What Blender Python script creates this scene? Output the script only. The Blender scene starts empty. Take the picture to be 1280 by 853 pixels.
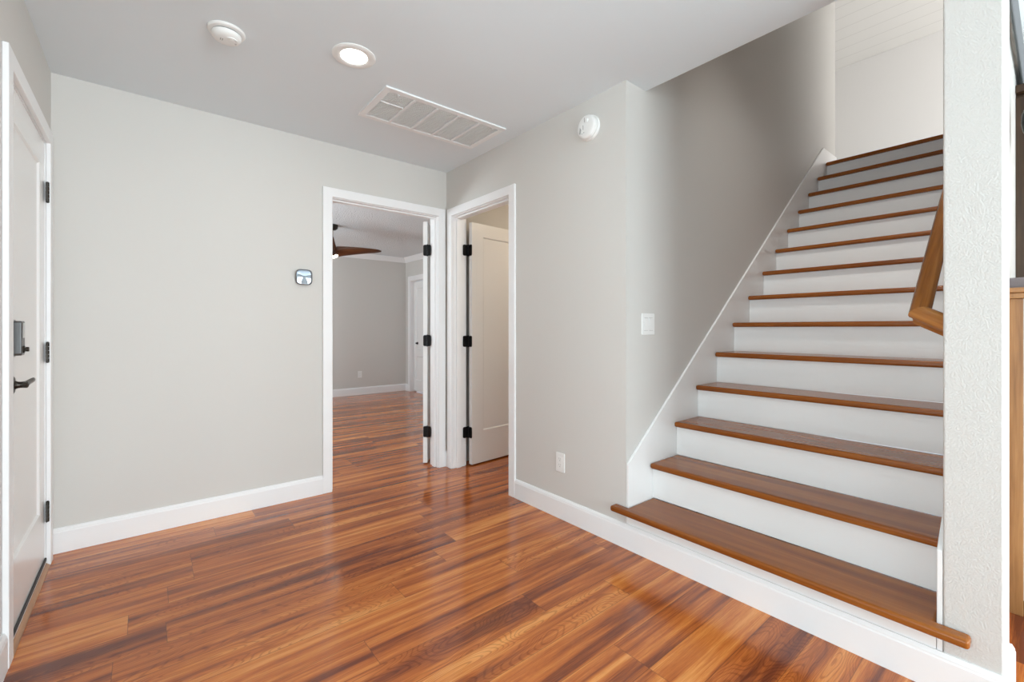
import bpy, bmesh, math, random
from mathutils import Vector, Matrix

random.seed(7)
scene = bpy.context.scene
COL = scene.collection

# ------------------------------------------------------------------ camera
CAM_Z = 1.1425
cam_data = bpy.data.cameras.new('camera')
cam_data.sensor_width = 36.0
cam_data.lens = 36.0 * 560.0 / 1280.0
cam_data.shift_y = -15.5 / 1280.0
cam_data.clip_start = 0.02
cam = bpy.data.objects.new('camera', cam_data)
cam.location = (0, 0, CAM_Z)
cam.rotation_euler = (math.radians(90), 0, math.radians(-39.3))
COL.objects.link(cam)
scene.camera = cam

# ------------------------------------------------------------------ exposure, world
scene.view_settings.view_transform = 'Standard'
scene.view_settings.look = 'None'
scene.view_settings.gamma = 1.0
scene.view_settings.use_curve_mapping = False
scene.view_settings.exposure = 0.0
scene.cycles.max_bounces = 16
scene.cycles.diffuse_bounces = 8
world = bpy.data.worlds.new('sky')
scene.world = world
world.use_nodes = True
world.node_tree.nodes['Background'].inputs[0].default_value = (0.80, 0.90, 1.0, 1)
world.node_tree.nodes['Background'].inputs[1].default_value = 1.0


def area_light(name, loc, target, sx, sy, watts, color, spread=180):
    d = bpy.data.lights.new(name, 'AREA')
    d.shape = 'RECTANGLE'
    d.size, d.size_y, d.energy, d.color = sx, sy, watts, color
    d.spread = math.radians(spread)
    o = bpy.data.objects.new(name, d)
    o.location = loc
    o.rotation_euler = (Vector(target) - Vector(loc)).to_track_quat('-Z', 'Y').to_euler()
    COL.objects.link(o)
    return o


DAY = (0.84, 0.945, 1.0)
WARM_DAY = (0.97, 0.97, 0.96)
# daylight through the windows of the room behind the camera, of the bedroom and of the upper floor
area_light('daylight_window_a', (0.70, -4.56, 1.30), (0.70, 0, 1.30), 1.5, 1.7, 150, DAY)
area_light('daylight_window_b', (2.285, -4.56, 1.37), (2.285, 0, 1.37), 0.68, 1.86, 56, DAY)
area_light('daylight_window_c', (3.585, -4.56, 1.37), (3.585, 0, 1.37), 1.15, 1.86, 80, DAY)
area_light('daylight_window_d', (-4.16, -3.2, 1.35), (2.0, -0.4, 1.35), 2.3, 1.7, 30, DAY)
area_light('added_riser_daylight', (-4.16, 0.10, 1.15), (2.0, 0.65, 1.05), 1.5, 1.4, 78, DAY)  # added daylight from an unseen window, put in to brighten the risers
area_light('daylight_bedroom', (-0.96, 5.2, 1.4), (1.6, 5.6, 4.2), 1.6, 1.3, 118, DAY)
area_light('daylight_upstairs', (6.6, -1.30, 4.0), (7.4, 2, 4.0), 2.2, 1.6, 60, WARM_DAY)
area_light('added_riser_spot', (2.30, 0.75, 3.60), (3.5, 0.75, 1.4), 0.25, 0.25, 3.8, (1.0, 0.97, 0.92), 75)  # added spot out of view, lifts the upper risers


# ------------------------------------------------------------------ node helpers
def new_mat(name):
    m = bpy.data.materials.new(name)
    m.use_nodes = True
    nt = m.node_tree
    return m, nt, nt.nodes['Principled BSDF']


def N(nt, typ, **kw):
    n = nt.nodes.new(typ)
    for k, v in kw.items():
        setattr(n, k, v)
    return n


def setin(nt, node, idx, v):
    if hasattr(v, 'is_output'):
        nt.links.new(v, node.inputs[idx])
    else:
        node.inputs[idx].default_value = v


def math_n(nt, op, a, b=0.5, c=0.5, clamp=False):
    n = N(nt, 'ShaderNodeMath', operation=op, use_clamp=clamp)
    setin(nt, n, 0, a)
    setin(nt, n, 1, b)
    setin(nt, n, 2, c)
    return n.outputs[0]


def ramp(nt, fac, stops, interp='LINEAR'):
    n = N(nt, 'ShaderNodeValToRGB')
    n.color_ramp.interpolation = interp
    e = n.color_ramp.elements
    while len(e) < len(stops):
        e.new(0.5)
    for i, (p, c) in enumerate(stops):
        e[i].position = p
        e[i].color = c if len(c) == 4 else (*c, 1)
    nt.links.new(fac, n.inputs[0])
    return n.outputs[0]


def mix(nt, fac, a, b, blend='MIX'):
    n = N(nt, 'ShaderNodeMix', data_type='RGBA', blend_type=blend)
    setin(nt, n, 0, fac)
    setin(nt, n, 6, a if hasattr(a, 'is_output') else (*a, 1))
    setin(nt, n, 7, b if hasattr(b, 'is_output') else (*b, 1))
    return n.outputs[2]


def noise(nt, vec, scale, detail=3.0, rough=0.55, dist=0.0):
    n = N(nt, 'ShaderNodeTexNoise')
    nt.links.new(vec, n.inputs['Vector'])
    n.inputs['Scale'].default_value = scale
    n.inputs['Detail'].default_value = detail
    n.inputs['Roughness'].default_value = rough
    n.inputs['Distortion'].default_value = dist
    return n.outputs[0]


def mapping(nt, vec, scale):
    n = N(nt, 'ShaderNodeMapping')
    nt.links.new(vec, n.inputs[0])
    n.inputs['Scale'].default_value = scale
    return n.outputs[0]


def bump(nt, bsdf, height, strength, dist):
    n = N(nt, 'ShaderNodeBump')
    n.inputs['Strength'].default_value = strength
    n.inputs['Distance'].default_value = dist
    nt.links.new(height, n.inputs['Height'])
    nt.links.new(n.outputs[0], bsdf.inputs['Normal'])


def painted(name, color, rough=0.55, tex=0.0, tex_scale=180.0, dist=0.002, spec=0.35):
    m, nt, b = new_mat(name)
    b.inputs['Base Color'].default_value = (*color, 1)
    b.inputs['Roughness'].default_value = rough
    b.inputs['Specular IOR Level'].default_value = spec
    if tex > 0:
        g = N(nt, 'ShaderNodeNewGeometry')
        h = noise(nt, g.outputs['Position'], tex_scale, 2.0, 0.5)
        h = ramp(nt, h, [(0.38, (0, 0, 0)), (0.62, (1, 1, 1))])
        bump(nt, b, h, tex, dist)
    return m


def plain(name, color, rough=0.5, metal=0.0, spec=0.5):
    m, nt, b = new_mat(name)
    b.inputs['Base Color'].default_value = (*color, 1)
    b.inputs['Roughness'].default_value = rough
    b.inputs['Metallic'].default_value = metal
    b.inputs['Specular IOR Level'].default_value = spec
    return m


def emitter(name, color, strength):
    m, nt, b = new_mat(name)
    b.inputs['Base Color'].default_value = (0.9, 0.9, 0.9, 1)
    b.inputs['Emission Color'].default_value = (*color, 1)
    b.inputs['Emission Strength'].default_value = strength
    return m


def wood(name, dark, mid, light, axis='Y', rough=0.3, contrast=1.0, scale=1.0, spec=0.45):
    """stained timber with the grain running along one object axis"""
    m, nt, b = new_mat(name)
    tc = N(nt, 'ShaderNodeTexCoord')
    oi = N(nt, 'ShaderNodeObjectInfo')
    add = N(nt, 'ShaderNodeVectorMath', operation='ADD')
    nt.links.new(tc.outputs['Object'], add.inputs[0])
    rv = math_n(nt, 'MULTIPLY', oi.outputs['Random'], 31.0)
    cx = N(nt, 'ShaderNodeCombineXYZ')
    for i in range(3):
        nt.links.new(rv, cx.inputs[i])
    nt.links.new(cx.outputs[0], add.inputs[1])
    s = {'X': (1.2, 22, 22), 'Y': (22, 1.2, 22), 'Z': (22, 22, 1.2)}[axis]
    v1 = mapping(nt, add.outputs[0], tuple(k * scale for k in s))
    s2 = {'X': (5, 190, 190), 'Y': (190, 5, 190), 'Z': (190, 190, 5)}[axis]
    v2 = mapping(nt, add.outputs[0], s2)
    a = noise(nt, v1, 1.0, 4.0, 0.6, 0.4)
    f = noise(nt, v2, 1.0, 2.0, 0.6)
    k = math_n(nt, 'ADD', math_n(nt, 'MULTIPLY', a, 0.78), math_n(nt, 'MULTIPLY', f, 0.22))
    w = 0.16 / contrast
    c = ramp(nt, k, [(0.5 - w, dark), (0.5, mid), (0.5 + w, light)])
    nt.links.new(c, b.inputs['Base Color'])
    b.inputs['Roughness'].default_value = rough
    b.inputs['Specular IOR Level'].default_value = spec
    bump(nt, b, f, 0.05, 0.001)
    return m


def floor_material():
    m, nt, b = new_mat('plank_floor')
    uv = N(nt, 'ShaderNodeUVMap', uv_map='grain')
    ed = N(nt, 'ShaderNodeUVMap', uv_map='edge')
    at = N(nt, 'ShaderNodeAttribute', attribute_name='plank')
    sep = N(nt, 'ShaderNodeSeparateColor')
    nt.links.new(at.outputs['Color'], sep.inputs[0])
    r1, r2, r3 = sep.outputs
    su = N(nt, 'ShaderNodeSeparateXYZ')
    nt.links.new(uv.outputs[0], su.inputs[0])
    cv = N(nt, 'ShaderNodeCombineXYZ')
    nt.links.new(su.outputs[0], cv.inputs[0])
    nt.links.new(su.outputs[1], cv.inputs[1])
    nt.links.new(math_n(nt, 'MULTIPLY', r1, 57.0), cv.inputs[2])
    P = cv.outputs[0]
    broad = noise(nt, mapping(nt, P, (0.85, 15.0, 1)), 1.0, 2.0, 0.5, 0.5)
    streak = noise(nt, mapping(nt, P, (1.8, 48.0, 1)), 1.0, 5.0, 0.65, 0.5)
    fine = noise(nt, mapping(nt, P, (9.0, 300.0, 1)), 1.0, 3.0, 0.7)
    fig = noise(nt, mapping(nt, P, (2.0, 8.5, 1)), 1.0, 1.5, 0.45, 0.3)
    rings = math_n(nt, 'SINE', math_n(nt, 'MULTIPLY', fig, 210.0))
    rings = math_n(nt, 'MULTIPLY_ADD', rings, 0.5, 0.5)
    # cathedral figure only on some planks
    figmask = math_n(nt, 'GREATER_THAN', r2, 0.62)
    k = math_n(nt, 'MULTIPLY', broad, 0.55)
    k = math_n(nt, 'ADD', k, math_n(nt, 'MULTIPLY', streak, 0.30))
    k = math_n(nt, 'ADD', k, math_n(nt, 'MULTIPLY', fine, 0.20))
    k = math_n(nt, 'ADD', k, math_n(nt, 'MULTIPLY', math_n(nt, 'SUBTRACT', r3, 0.5), 0.10))
    col = ramp(nt, k, [(0.40, FLOOR_C[0]), (0.47, FLOOR_C[1]), (0.535, FLOOR_C[2]), (0.60, FLOOR_C[3]), (0.68, FLOOR_C[4])])
    ringcol = ramp(nt, rings, [(0.0, (0.62, 0.55, 0.52)), (0.35, (1, 1, 1)), (1, (1.0, 1.0, 1.0))])
    ringfac = math_n(nt, 'MULTIPLY_ADD', figmask, 0.62, 0.10)
    col = mix(nt, ringfac, col, mix(nt, 1.0, col, ringcol, 'MULTIPLY'))
    # joints
    se = N(nt, 'ShaderNodeSeparateXYZ')
    nt.links.new(ed.outputs[0], se.inputs[0])
    du = math_n(nt, 'MINIMUM', se.outputs[0], math_n(nt, 'SUBTRACT', PLANK_L, se.outputs[0]))
    dv = math_n(nt, 'MINIMUM', se.outputs[1], math_n(nt, 'SUBTRACT', PLANK_W, se.outputs[1]))
    d = math_n(nt, 'MINIMUM', du, dv)
    joint = math_n(nt, 'LESS_THAN', d, 0.0012)
    col = mix(nt, math_n(nt, 'MULTIPLY', joint, 0.55), col, (0.07, 0.028, 0.012))
    nt.links.new(col, b.inputs['Base Color'])
    rr = math_n(nt, 'MULTIPLY_ADD', streak, 0.08, 0.10)
    nt.links.new(rr, b.inputs['Roughness'])
    b.inputs['Specular IOR Level'].default_value = 0.62
    hgt = math_n(nt, 'ADD', math_n(nt, 'MULTIPLY', fine, 0.25), math_n(nt, 'MINIMUM', math_n(nt, 'MULTIPLY', d, 400.0), 1.0))
    bump(nt, b, hgt, 0.10, 0.0012)
    return m


PLANK_W, PLANK_L = 0.1475, 1.231
FLOOR_C = [(0.150, 0.034, 0.013), (0.285, 0.070, 0.018), (0.46, 0.122, 0.025), (0.61, 0.195, 0.040), (0.76, 0.31, 0.085)]

WALL_C = (0.640, 0.622, 0.590)
M = {}
M['wall'] = painted('greige_wall_paint', WALL_C, 0.6, 0.10, 230, 0.001)
M['wall_rough'] = painted('orange_peel_wall_paint', WALL_C, 0.6, 0.32, 200, 0.0022)
M['ceiling'] = painted('ceiling_paint', (0.755, 0.815, 0.845), 0.7, 0.08, 150, 0.001)
M['popcorn'] = painted('popcorn_ceiling', (0.84, 0.88, 0.90), 0.8, 0.9, 70, 0.008)
M['trim'] = painted('white_trim_paint', (0.86, 0.86, 0.86), 0.38, 0, spec=0.4)
M['upper_wall'] = painted('upper_wall_paint', (0.80, 0.79, 0.78), 0.6, 0.05, 200, 0.001)
M['riser'] = painted('white_riser_paint', (0.86, 0.86, 0.85), 0.30, 0, spec=0.5)
M['door'] = painted('white_door_paint', (0.86, 0.86, 0.85), 0.25, 0, spec=0.5)
M['plastic'] = plain('white_plastic', (0.84, 0.84, 0.82), 0.35)
M['slot'] = plain('dark_slot', (0.10, 0.10, 0.10), 0.6)
M['greyslot'] = plain('grey_slot', (0.42, 0.42, 0.41), 0.6)
M['black'] = plain('black_metal', (0.012, 0.012, 0.013), 0.35, 0.6)
M['gunmetal'] = plain('brushed_gunmetal', (0.13, 0.13, 0.13), 0.38, 0.8)
M['bronze'] = plain('dark_bronze', (0.05, 0.042, 0.035), 0.35, 0.9)
M['steel'] = plain('steel', (0.6, 0.6, 0.6), 0.3, 1.0)
M['mirror'] = plain('mirror_glass', (0.30, 0.32, 0.36), 0.0, 1.0)
M['rubber'] = plain('dark_rubber', (0.05, 0.05, 0.05), 0.7)
M['filter'] = plain('vent_filter', (0.88, 0.87, 0.84), 0.8)
M['grille'] = plain('white_enamel', (0.83, 0.84, 0.84), 0.4)
M['unseen_floor'] = painted('pale_unseen_floor', (0.78, 0.77, 0.75), 0.5)  # for unseen floors; pale so the rear one bounces neutral light
M['greybox'] = plain('grey_taupe_laminate', (0.17, 0.14, 0.14), 0.5)
M['tread'] = wood('stained_tread', (0.165, 0.042, 0.006), (0.265, 0.076, 0.011), (0.37, 0.125, 0.022), 'Y', 0.22, 0.8, spec=0.3)
M['rail'] = wood('stained_rail', (0.17, 0.052, 0.010), (0.34, 0.122, 0.022), (0.50, 0.21, 0.045), 'X', 0.2, 0.9)
M['cabinet'] = wood('stained_cabinet', (0.20, 0.085, 0.026), (0.34, 0.155, 0.052), (0.47, 0.24, 0.09), 'Z', 0.35, 0.9)
M['darkwood'] = wood('dark_cabinet', (0.03, 0.014, 0.006), (0.055, 0.028, 0.012), (0.09, 0.05, 0.02), 'Z', 0.4, 0.9)
M['fanwood'] = wood('walnut_fan', (0.045, 0.016, 0.008), (0.10, 0.036, 0.016), (0.17, 0.065, 0.028), 'X', 0.4, 0.8)
M['threshold'] = wood('oak_threshold', (0.28, 0.13, 0.06), (0.42, 0.21, 0.10), (0.52, 0.30, 0.16), 'Y', 0.4, 0.8)
M['lamp'] = emitter('warm_white_lens', (1.0, 0.96, 0.90), 14.0)
M['sidelamp'] = emitter('warm_side_lamp_lens', (1.0, 0.84, 0.64), 56.0)
M['fanlamp'] = emitter('fan_light_lens', (1.0, 0.90, 0.76), 9.0)
M['floor'] = floor_material()


def plank_ceiling_material():
    m, nt, b = new_mat('white_plank_ceiling')
    b.inputs['Base Color'].default_value = (0.80, 0.79, 0.77, 1)
    b.inputs['Roughness'].default_value = 0.5
    g = N(nt, 'ShaderNodeNewGeometry')
    s = N(nt, 'ShaderNodeSeparateXYZ')
    nt.links.new(g.outputs['Position'], s.inputs[0])
    fr = math_n(nt, 'FRACT', math_n(nt, 'DIVIDE', s.outputs[0], 0.19))
    groove = math_n(nt, 'LESS_THAN', fr, 0.055)
    c = mix(nt, groove, (0.80, 0.79, 0.77), (0.70, 0.69, 0.67))
    nt.links.new(c, b.inputs['Base Color'])
    return m


M['plank_ceiling'] = plank_ceiling_material()


# ------------------------------------------------------------------ object helpers
def link(name, bm, mat, parent=None, bevel=0.0, seg=2, smooth=False, angle=35):
    me = bpy.data.meshes.new(name)
    bmesh.ops.recalc_face_normals(bm, faces=bm.faces[:])
    bm.to_mesh(me)
    bm.free()
    me.materials.append(M[mat])
    o = bpy.data.objects.new(name, me)
    COL.objects.link(o)
    if parent is not None:
        o.parent = parent
    if smooth or bevel > 0:
        for p in me.polygons:
            p.use_smooth = True
        try:
            me.set_sharp_from_angle(angle=math.radians(angle))
        except Exception:
            pass
    if bevel > 0:
        md = o.modifiers.new('bevel', 'BEVEL')
        md.width, md.segments, md.limit_method = bevel, seg, 'ANGLE'
        md.angle_limit = math.radians(35)
        md.harden_normals = True
    return o


def tag(o, label=None, cat=None, group=None, kind=None):
    if label:
        o['label'] = label
    if cat:
        o['category'] = cat
    if group:
        o['group'] = group
    if kind:
        o['kind'] = kind
    return o


def empty(name, loc, label=None, cat=None, group=None, kind=None, rz=0.0):
    o = bpy.data.objects.new(name, None)
    o.empty_display_size = 0.1
    o.location = loc
    o.rotation_euler = (0, 0, rz)
    COL.objects.link(o)
    return tag(o, label, cat, group, kind)


def box(bm, a, b):
    (x0, y0, z0), (x1, y1, z1) = a, b
    v = [bm.verts.new(p) for p in ((x0, y0, z0), (x1, y0, z0), (x1, y1, z0), (x0, y1, z0),
                                   (x0, y0, z1), (x1, y0, z1), (x1, y1, z1), (x0, y1, z1))]
    for f in ((0, 3, 2, 1), (4, 5, 6, 7), (0, 1, 5, 4), (1, 2, 6, 5), (2, 3, 7, 6), (3, 0, 4, 7)):
        bm.faces.new([v[i] for i in f])
    return bm


def boxes(*ab):
    bm = bmesh.new()
    for a, b in ab:
        box(bm, a, b)
    return bm


def prism(bm, pts, axis, a0, a1):
    """polygon given in the plane across an axis, pulled from a0 to a1 along it"""
    def P(p, a):
        return {'X': (a, p[0], p[1]), 'Y': (p[0], a, p[1]), 'Z': (p[0], p[1], a)}[axis]
    A = [bm.verts.new(P(p, a0)) for p in pts]
    B = [bm.verts.new(P(p, a1)) for p in pts]
    bm.faces.new(A)
    bm.faces.new(B[::-1])
    n = len(pts)
    for i in range(n):
        bm.faces.new((A[i], A[(i + 1) % n], B[(i + 1) % n], B[i]))
    return bm


def lathe(bm, prof, center=(0, 0, 0), axis='Z', seg=40, caps=True):
    """profile of (radius, height) turned round an axis"""
    rings = []
    for r, h in prof:
        ring = []
        for k in range(seg):
            t = 2 * math.pi * k / seg
            p = {'Z': (r * math.cos(t), r * math.sin(t), h), 'X': (h, r * math.cos(t), r * math.sin(t)),
                 'Y': (r * math.cos(t), h, r * math.sin(t))}[axis]
            ring.append(bm.verts.new([p[i] + center[i] for i in range(3)]))
        rings.append(ring)
    for a, b in zip(rings, rings[1:]):
        for k in range(seg):
            bm.faces.new((a[k], a[(k + 1) % seg], b[(k + 1) % seg], b[k]))
    if caps:
        bm.faces.new(rings[0][::-1])
        bm.faces.new(rings[-1])
    return bm


def loft(bm, rings, caps=True):
    R = [[bm.verts.new(p) for p in ring] for ring in rings]
    n = len(R[0])
    for a, b in zip(R, R[1:]):
        for k in range(n):
            bm.faces.new((a[k], a[(k + 1) % n], b[(k + 1) % n], b[k]))
    if caps:
        bm.faces.new(R[0][::-1])
        bm.faces.new(R[-1])
    return bm


def sweep_flat(bm, prof, path):
    """profile of (outward, height) swept along a level path of (x, y), mitred; outward is to the left of travel"""
    rings = []
    n = len(path)
    for i in range(n):
        p = Vector(path[i])
        d0 = (p - Vector(path[i - 1])).normalized() if i > 0 else None
        d1 = (Vector(path[i + 1]) - p).normalized() if i < n - 1 else None
        if d0 is None:
            d0 = d1
        if d1 is None:
            d1 = d0
        n0, n1 = Vector((-d0.y, d0.x)), Vector((-d1.y, d1.x))
        m_ = (n0 + n1).normalized()
        k = 1.0 / max(0.2, m_.dot(n0))
        rings.append([(p.x + m_.x * o * k, p.y + m_.y * o * k, z) for o, z in prof])
    return loft(bm, rings)


def struct(name, bm, mat, label, cat, parent=None, bevel=0.0, **kw):
    o = link(name, bm, mat, parent, bevel, **kw)
    if parent is None:
        tag(o, label, cat, None, 'structure')
    return o


# ------------------------------------------------------------------ main dimensions
XL, XR, YB = -0.370, 1.941, 3.234          # left wall, right wall, back wall (room faces)
YS = 1.432                                  # stair wall face
YD0, YD1 = 0.1025, 0.232                    # end of the dividing wall by the stairs
HC = 2.44                                   # ceiling
X_EDGE = 2.115                              # end of the hall ceiling over the stairs
T = 0.115                                   # wall thickness
YLE = 1.25                                  # unseen end of the left wall, placed to shape daylight on stairs and right wall
XW = -4.20                                  # far left wall of the room behind the camera
YR = -4.6                                   # rear wall behind the camera
XFAR = 4.6                                  # right wall of the room behind the camera
BX0, BX1, BY0, BY1 = -1.0, 3.73, 3.349, 7.66  # bedroom
RISE, RUN, X1, Z1 = 0.1939, 0.2425, 1.888, 0.214
Z2 = Z1 + 13 * RISE                         # upper floor level
XEND = 5.38                                 # end of stair wall upstairs


# ------------------------------------------------------------------ floor
def plank_floor(x0, x1, y0, y1, bm=None):
    first = bm is None
    bm = bm or bmesh.new()
    L = bm.loops.layers
    ug = L.uv.new('grain') if first else L.uv['grain']
    ue = L.uv.new('edge') if first else L.uv['edge']
    pc = L.float_color.new('plank') if first else L.float_color['plank']
    known = {0: -0.052, 2: 0.173, -4: 0.122, -5: 0.619, -3: 0.855, -7: 0.379, -8: 0.861, -9: 0.08}
    rnd = random.Random(11)
    base = 2.2 + 0.0005
    j0 = math.floor((y0 - base) / PLANK_W)
    j1 = math.ceil((y1 - base) / PLANK_W)
    for j in range(j0, j1):
        ya, yb = base + j * PLANK_W, base + (j + 1) * PLANK_W
        off = known.get(j, rnd.uniform(0, PLANK_L))
        k0 = math.floor((x0 - off) / PLANK_L)
        k1 = math.ceil((x1 - off) / PLANK_L)
        for k in range(k0, k1):
            xa, xb = off + k * PLANK_L, off + (k + 1) * PLANK_L
            ca, cb = max(xa, x0), min(xb, x1)
            da, db = max(ya, y0), min(yb, y1)
            if cb - ca < 1e-4 or db - da < 1e-4:
                continue
            r = (rnd.random(), rnd.random(), rnd.random(), 1.0)
            uo, vo = rnd.uniform(0, 40), rnd.uniform(0, 40)
            f = bm.faces.new([bm.verts.new(p) for p in ((ca, da, 0), (cb, da, 0), (cb, db, 0), (ca, db, 0))])
            for lp in f.loops:
                c = lp.vert.co
                lp[ug].uv = (c.x - xa + uo, c.y - ya + vo)
                lp[ue].uv = (c.x - xa, c.y - ya)
                lp[pc] = r
    return bm


struct('floor', plank_floor(-1.12, XFAR, 3.30, 7.78, plank_floor(XL - T, XFAR, -0.9, 3.30)), 'floor', 'glossy reddish brown wood plank floor running through the hall and bedroom', 'floor')
struct('floor_rear', boxes(((XW - 0.1, YR - 0.1, -0.05), (XFAR, -0.9, 0.0)), ((XW - 0.1, -0.9, -0.05), (XL - T, YLE + 0.1, 0.0))), 'unseen_floor', 'unseen rear floor, made pale to bounce neutral light', 'floor')

# ------------------------------------------------------------------ walls
D1A, D1B, D1H = 2.300, 3.083, 2.032        # entry door clear opening (along Y, left wall)
D2A, D2B, D2H = 1.017, 1.855, 2.060        # bedroom doorway (along X, back wall)
D3A, D3B, D3H = 2.395, 3.130, 2.055        # side room doorway (along Y, right wall)
J = 0.018                                   # jamb board

struct('wall_left', boxes(((XL - T, YLE, 0), (XL, D1A - J, HC)), ((XL - T, D1B + J, 0), (XL, YB + T, HC)),
                          ((XL - T, D1A - J, D1H + J), (XL, D1B + J, HC))), 'wall',
       'greige wall on the left with the white entry door', 'wall')
struct('wall_left_return', boxes(((XW, YLE, 0), (XL - T, YLE + T, HC))), 'wall', 'unseen return wall, placed to shape the daylight reaching the stairs', 'wall')
struct('wall_far_left', boxes(((XW - T, YR, 0), (XW, -4.45, HC)), ((XW - T, -1.95, 0), (XW, -0.70, HC)), ((XW - T, 0.90, 0), (XW, YLE + T, HC)), ((XW - T, -4.45, 0), (XW, -1.95, 0.4)), ((XW - T, -4.45, 2.25), (XW, -1.95, HC)), ((XW - T, -0.70, 0), (XW, 0.90, 0.4)), ((XW - T, -0.70, 1.9), (XW, 0.90, HC))),
       'wall', 'far left window wall of the room behind the viewpoint', 'wall')
struct('wall_back', boxes(((XL, YB, 0), (D2A - J, YB + T, HC)), ((D2B + J, YB, 0), (BX1, YB + T, HC)),
                          ((D2A - J, YB, D2H + J), (D2B + J, YB + T, HC)), ((BX0 - T, YB, 0), (XL - T, YB + T, HC))), 'wall',
       'greige wall facing the viewer with thermostat and bedroom doorway', 'wall')
struct('wall_right', boxes(((XR, YS + T, 0), (XR + T, D3A - J, HC)), ((XR, D3B + J, 0), (XR + T, YB, HC)),
                           ((XR, D3A - J, D3H + J), (XR + T, D3B + J, HC))), 'wall',
       'greige wall right of the corner with the narrow doorway and smoke alarm', 'wall')
struct('wall_stair', boxes(((XR, YS, 0), (XEND, YS + T, 5.75))), 'wall',
       'tall grey wall along the left side of the stairs', 'wall')
struct('wall_divider', boxes(((XR, YD0, 0), (2.17, YD1, 2.50)), ((2.17, YD0 + 0.042, 0), (XEND, YD1, 2.50)), ((XR + 0.17, YD0 + 0.03, 2.50), (XEND, YD1, 5.75))), 'wall_rough',
       'textured wall end on the right edge of the stairs', 'wall', bevel=0.006)
REAR = [(-0.1, 1.5), (1.90, 2.67), (2.97, 4.2)]
WZ0, WZ1 = 0.4, 2.34
rear = [((XW - T, YR - T, 0), (XFAR + T, YR, WZ0)), ((XW - T, YR - T, WZ1), (XFAR + T, YR, HC))]
edges = [XW - T] + [v for ab in REAR for v in ab] + [XFAR + T]
for q in range(0, len(edges), 2):
    rear.append(((edges[q], YR - T, WZ0), (edges[q + 1], YR, WZ1)))
struct('wall_rear', boxes(*rear), 'wall', 'window wall behind the viewpoint', 'wall')
struct('wall_far_right', boxes(((XFAR, YR, 0), (XFAR + T, YD0 + 0.042, HC))), 'wall', 'end wall of the room right of the stairs', 'wall')
struct('wall_upstairs', boxes(((8.0, -1.6, Z2), (8.1, 3.9, 5.75))), 'upper_wall', 'pale wall at the top of the stairs', 'wall')
struct('wall_upstairs_left', boxes(((XEND, 3.8, Z2), (8.0, 3.9, 5.75))), 'upper_wall', 'side wall of the upper floor', 'wall')
struct('wall_upstairs_right', boxes(((XEND, -1.6, Z2), (8.0, -1.5, 5.75))), 'upper_wall', 'window side wall of the upper floor', 'wall')
struct('wall_upstairs_landing', boxes(((XEND - 0.1, -1.5, Z2), (XEND, YD1 - 0.0, 5.75)), ((XEND - 0.1, YS + T, Z2), (XEND, 3.8, 5.75))), 'upper_wall',
       'walls beside the top landing', 'wall')
struct('wall_stairwell_head', boxes(((X_EDGE - 0.10, YD1, HC + 0.02), (X_EDGE, YS, 6.2))), 'upper_wall', 'wall above the hall ceiling edge over the stairs', 'wall')

# ------------------------------------------------------------------ ceilings
struct('ceiling', boxes(((XL - T, YR - T, HC), (XR, YB + T, HC + 0.15)), ((XW - T, YR - T, HC), (XL - T, YLE + T, HC + 0.15)), ((XR, YD0, HC), (X_EDGE, YS, HC + 0.02)), ((XR, YR - T, HC), (XFAR + T, YD0, HC + 0.15)),), 'ceiling',
       'smooth pale grey hall ceiling', 'ceiling')
struct('ceiling_bedroom', boxes(((BX0 - T, BY0, HC), (BX1 + T, BY1 + T, HC + 0.1))), 'popcorn', 'grey popcorn textured ceiling seen through the bedroom doorway', 'ceiling')
struct('ceiling_side_room', boxes(((XR + T, YS + T, HC), (BX1 + T, YB, HC + 0.1))), 'wall', 'warm beige ceiling of the small room behind the narrow doorway', 'ceiling')
bm = bmesh.new()
prism(bm, [(8.1, 4.99), (8.1, 5.1), (X_EDGE - 0.1, 5.1 + 0.2 * (8.1 - X_EDGE + 0.1)), (X_EDGE - 0.1, 4.99 + 0.2 * (8.1 - X_EDGE + 0.1))], 'Y', -1.6, 3.9)
struct('ceiling_upstairs', bm, 'plank_ceiling', 'white plank vaulted ceiling above the top of the stairs', 'ceiling')
struct('floor_upstairs', boxes(((X1 + 13 * RUN + 0.12, YD1, Z2 - 0.28), (8.0, YS, Z2 - 0.001)), ((XEND - 0.1, YS + T, Z2 - 0.28), (8.0, 3.8, Z2 - 0.001)), ((XEND - 0.1, -1.5, Z2 - 0.28), (8.0, YD1, Z2 - 0.001))),
       'unseen_floor', 'upper floor beyond the top step', 'floor')

# ------------------------------------------------------------------ bedroom and side room shells
struct('wall_bedroom_back', boxes(((BX0 - T, BY1, 0), (BX1 + T, BY1 + T, HC))), 'wall', 'grey far wall of the bedroom seen through the doorway', 'wall')
CL0, CL1, CLH = 6.40, 7.455, 2.00           # closet opening in the bedroom's right wall
struct('wall_bedroom_right', boxes(((BX1, BY0, 0), (BX1 + T, CL0 - J, HC)), ((BX1, CL1 + J, 0), (BX1 + T, BY1, HC)), ((BX1, CL0 - J, CLH + J), (BX1 + T, CL1 + J, HC)),
                                   ((BX1 + T + 0.5, CL0 - 0.2, 0), (BX1 + T + 0.55, CL1 + 0.2, HC))), 'wall',
       'bedroom wall with the white closet door', 'wall')
struct('wall_bedroom_left', boxes(((BX0 - T, BY0, 0), (BX0, 4.7, HC)), ((BX0 - T, 6.5, 0), (BX0, BY1, HC)), ((BX0 - T, 4.7, 0), (BX0, 6.5, 0.7)), ((BX0 - T, 4.7, 2.1), (BX0, 6.5, HC))), 'wall',
       'window wall of the bedroom', 'wall')
struct('wall_side_room', boxes(((BX1, YS + T, 0), (BX1 + T, YB, HC))), 'wall', 'far wall of the small room behind the narrow doorway', 'wall')

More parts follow.
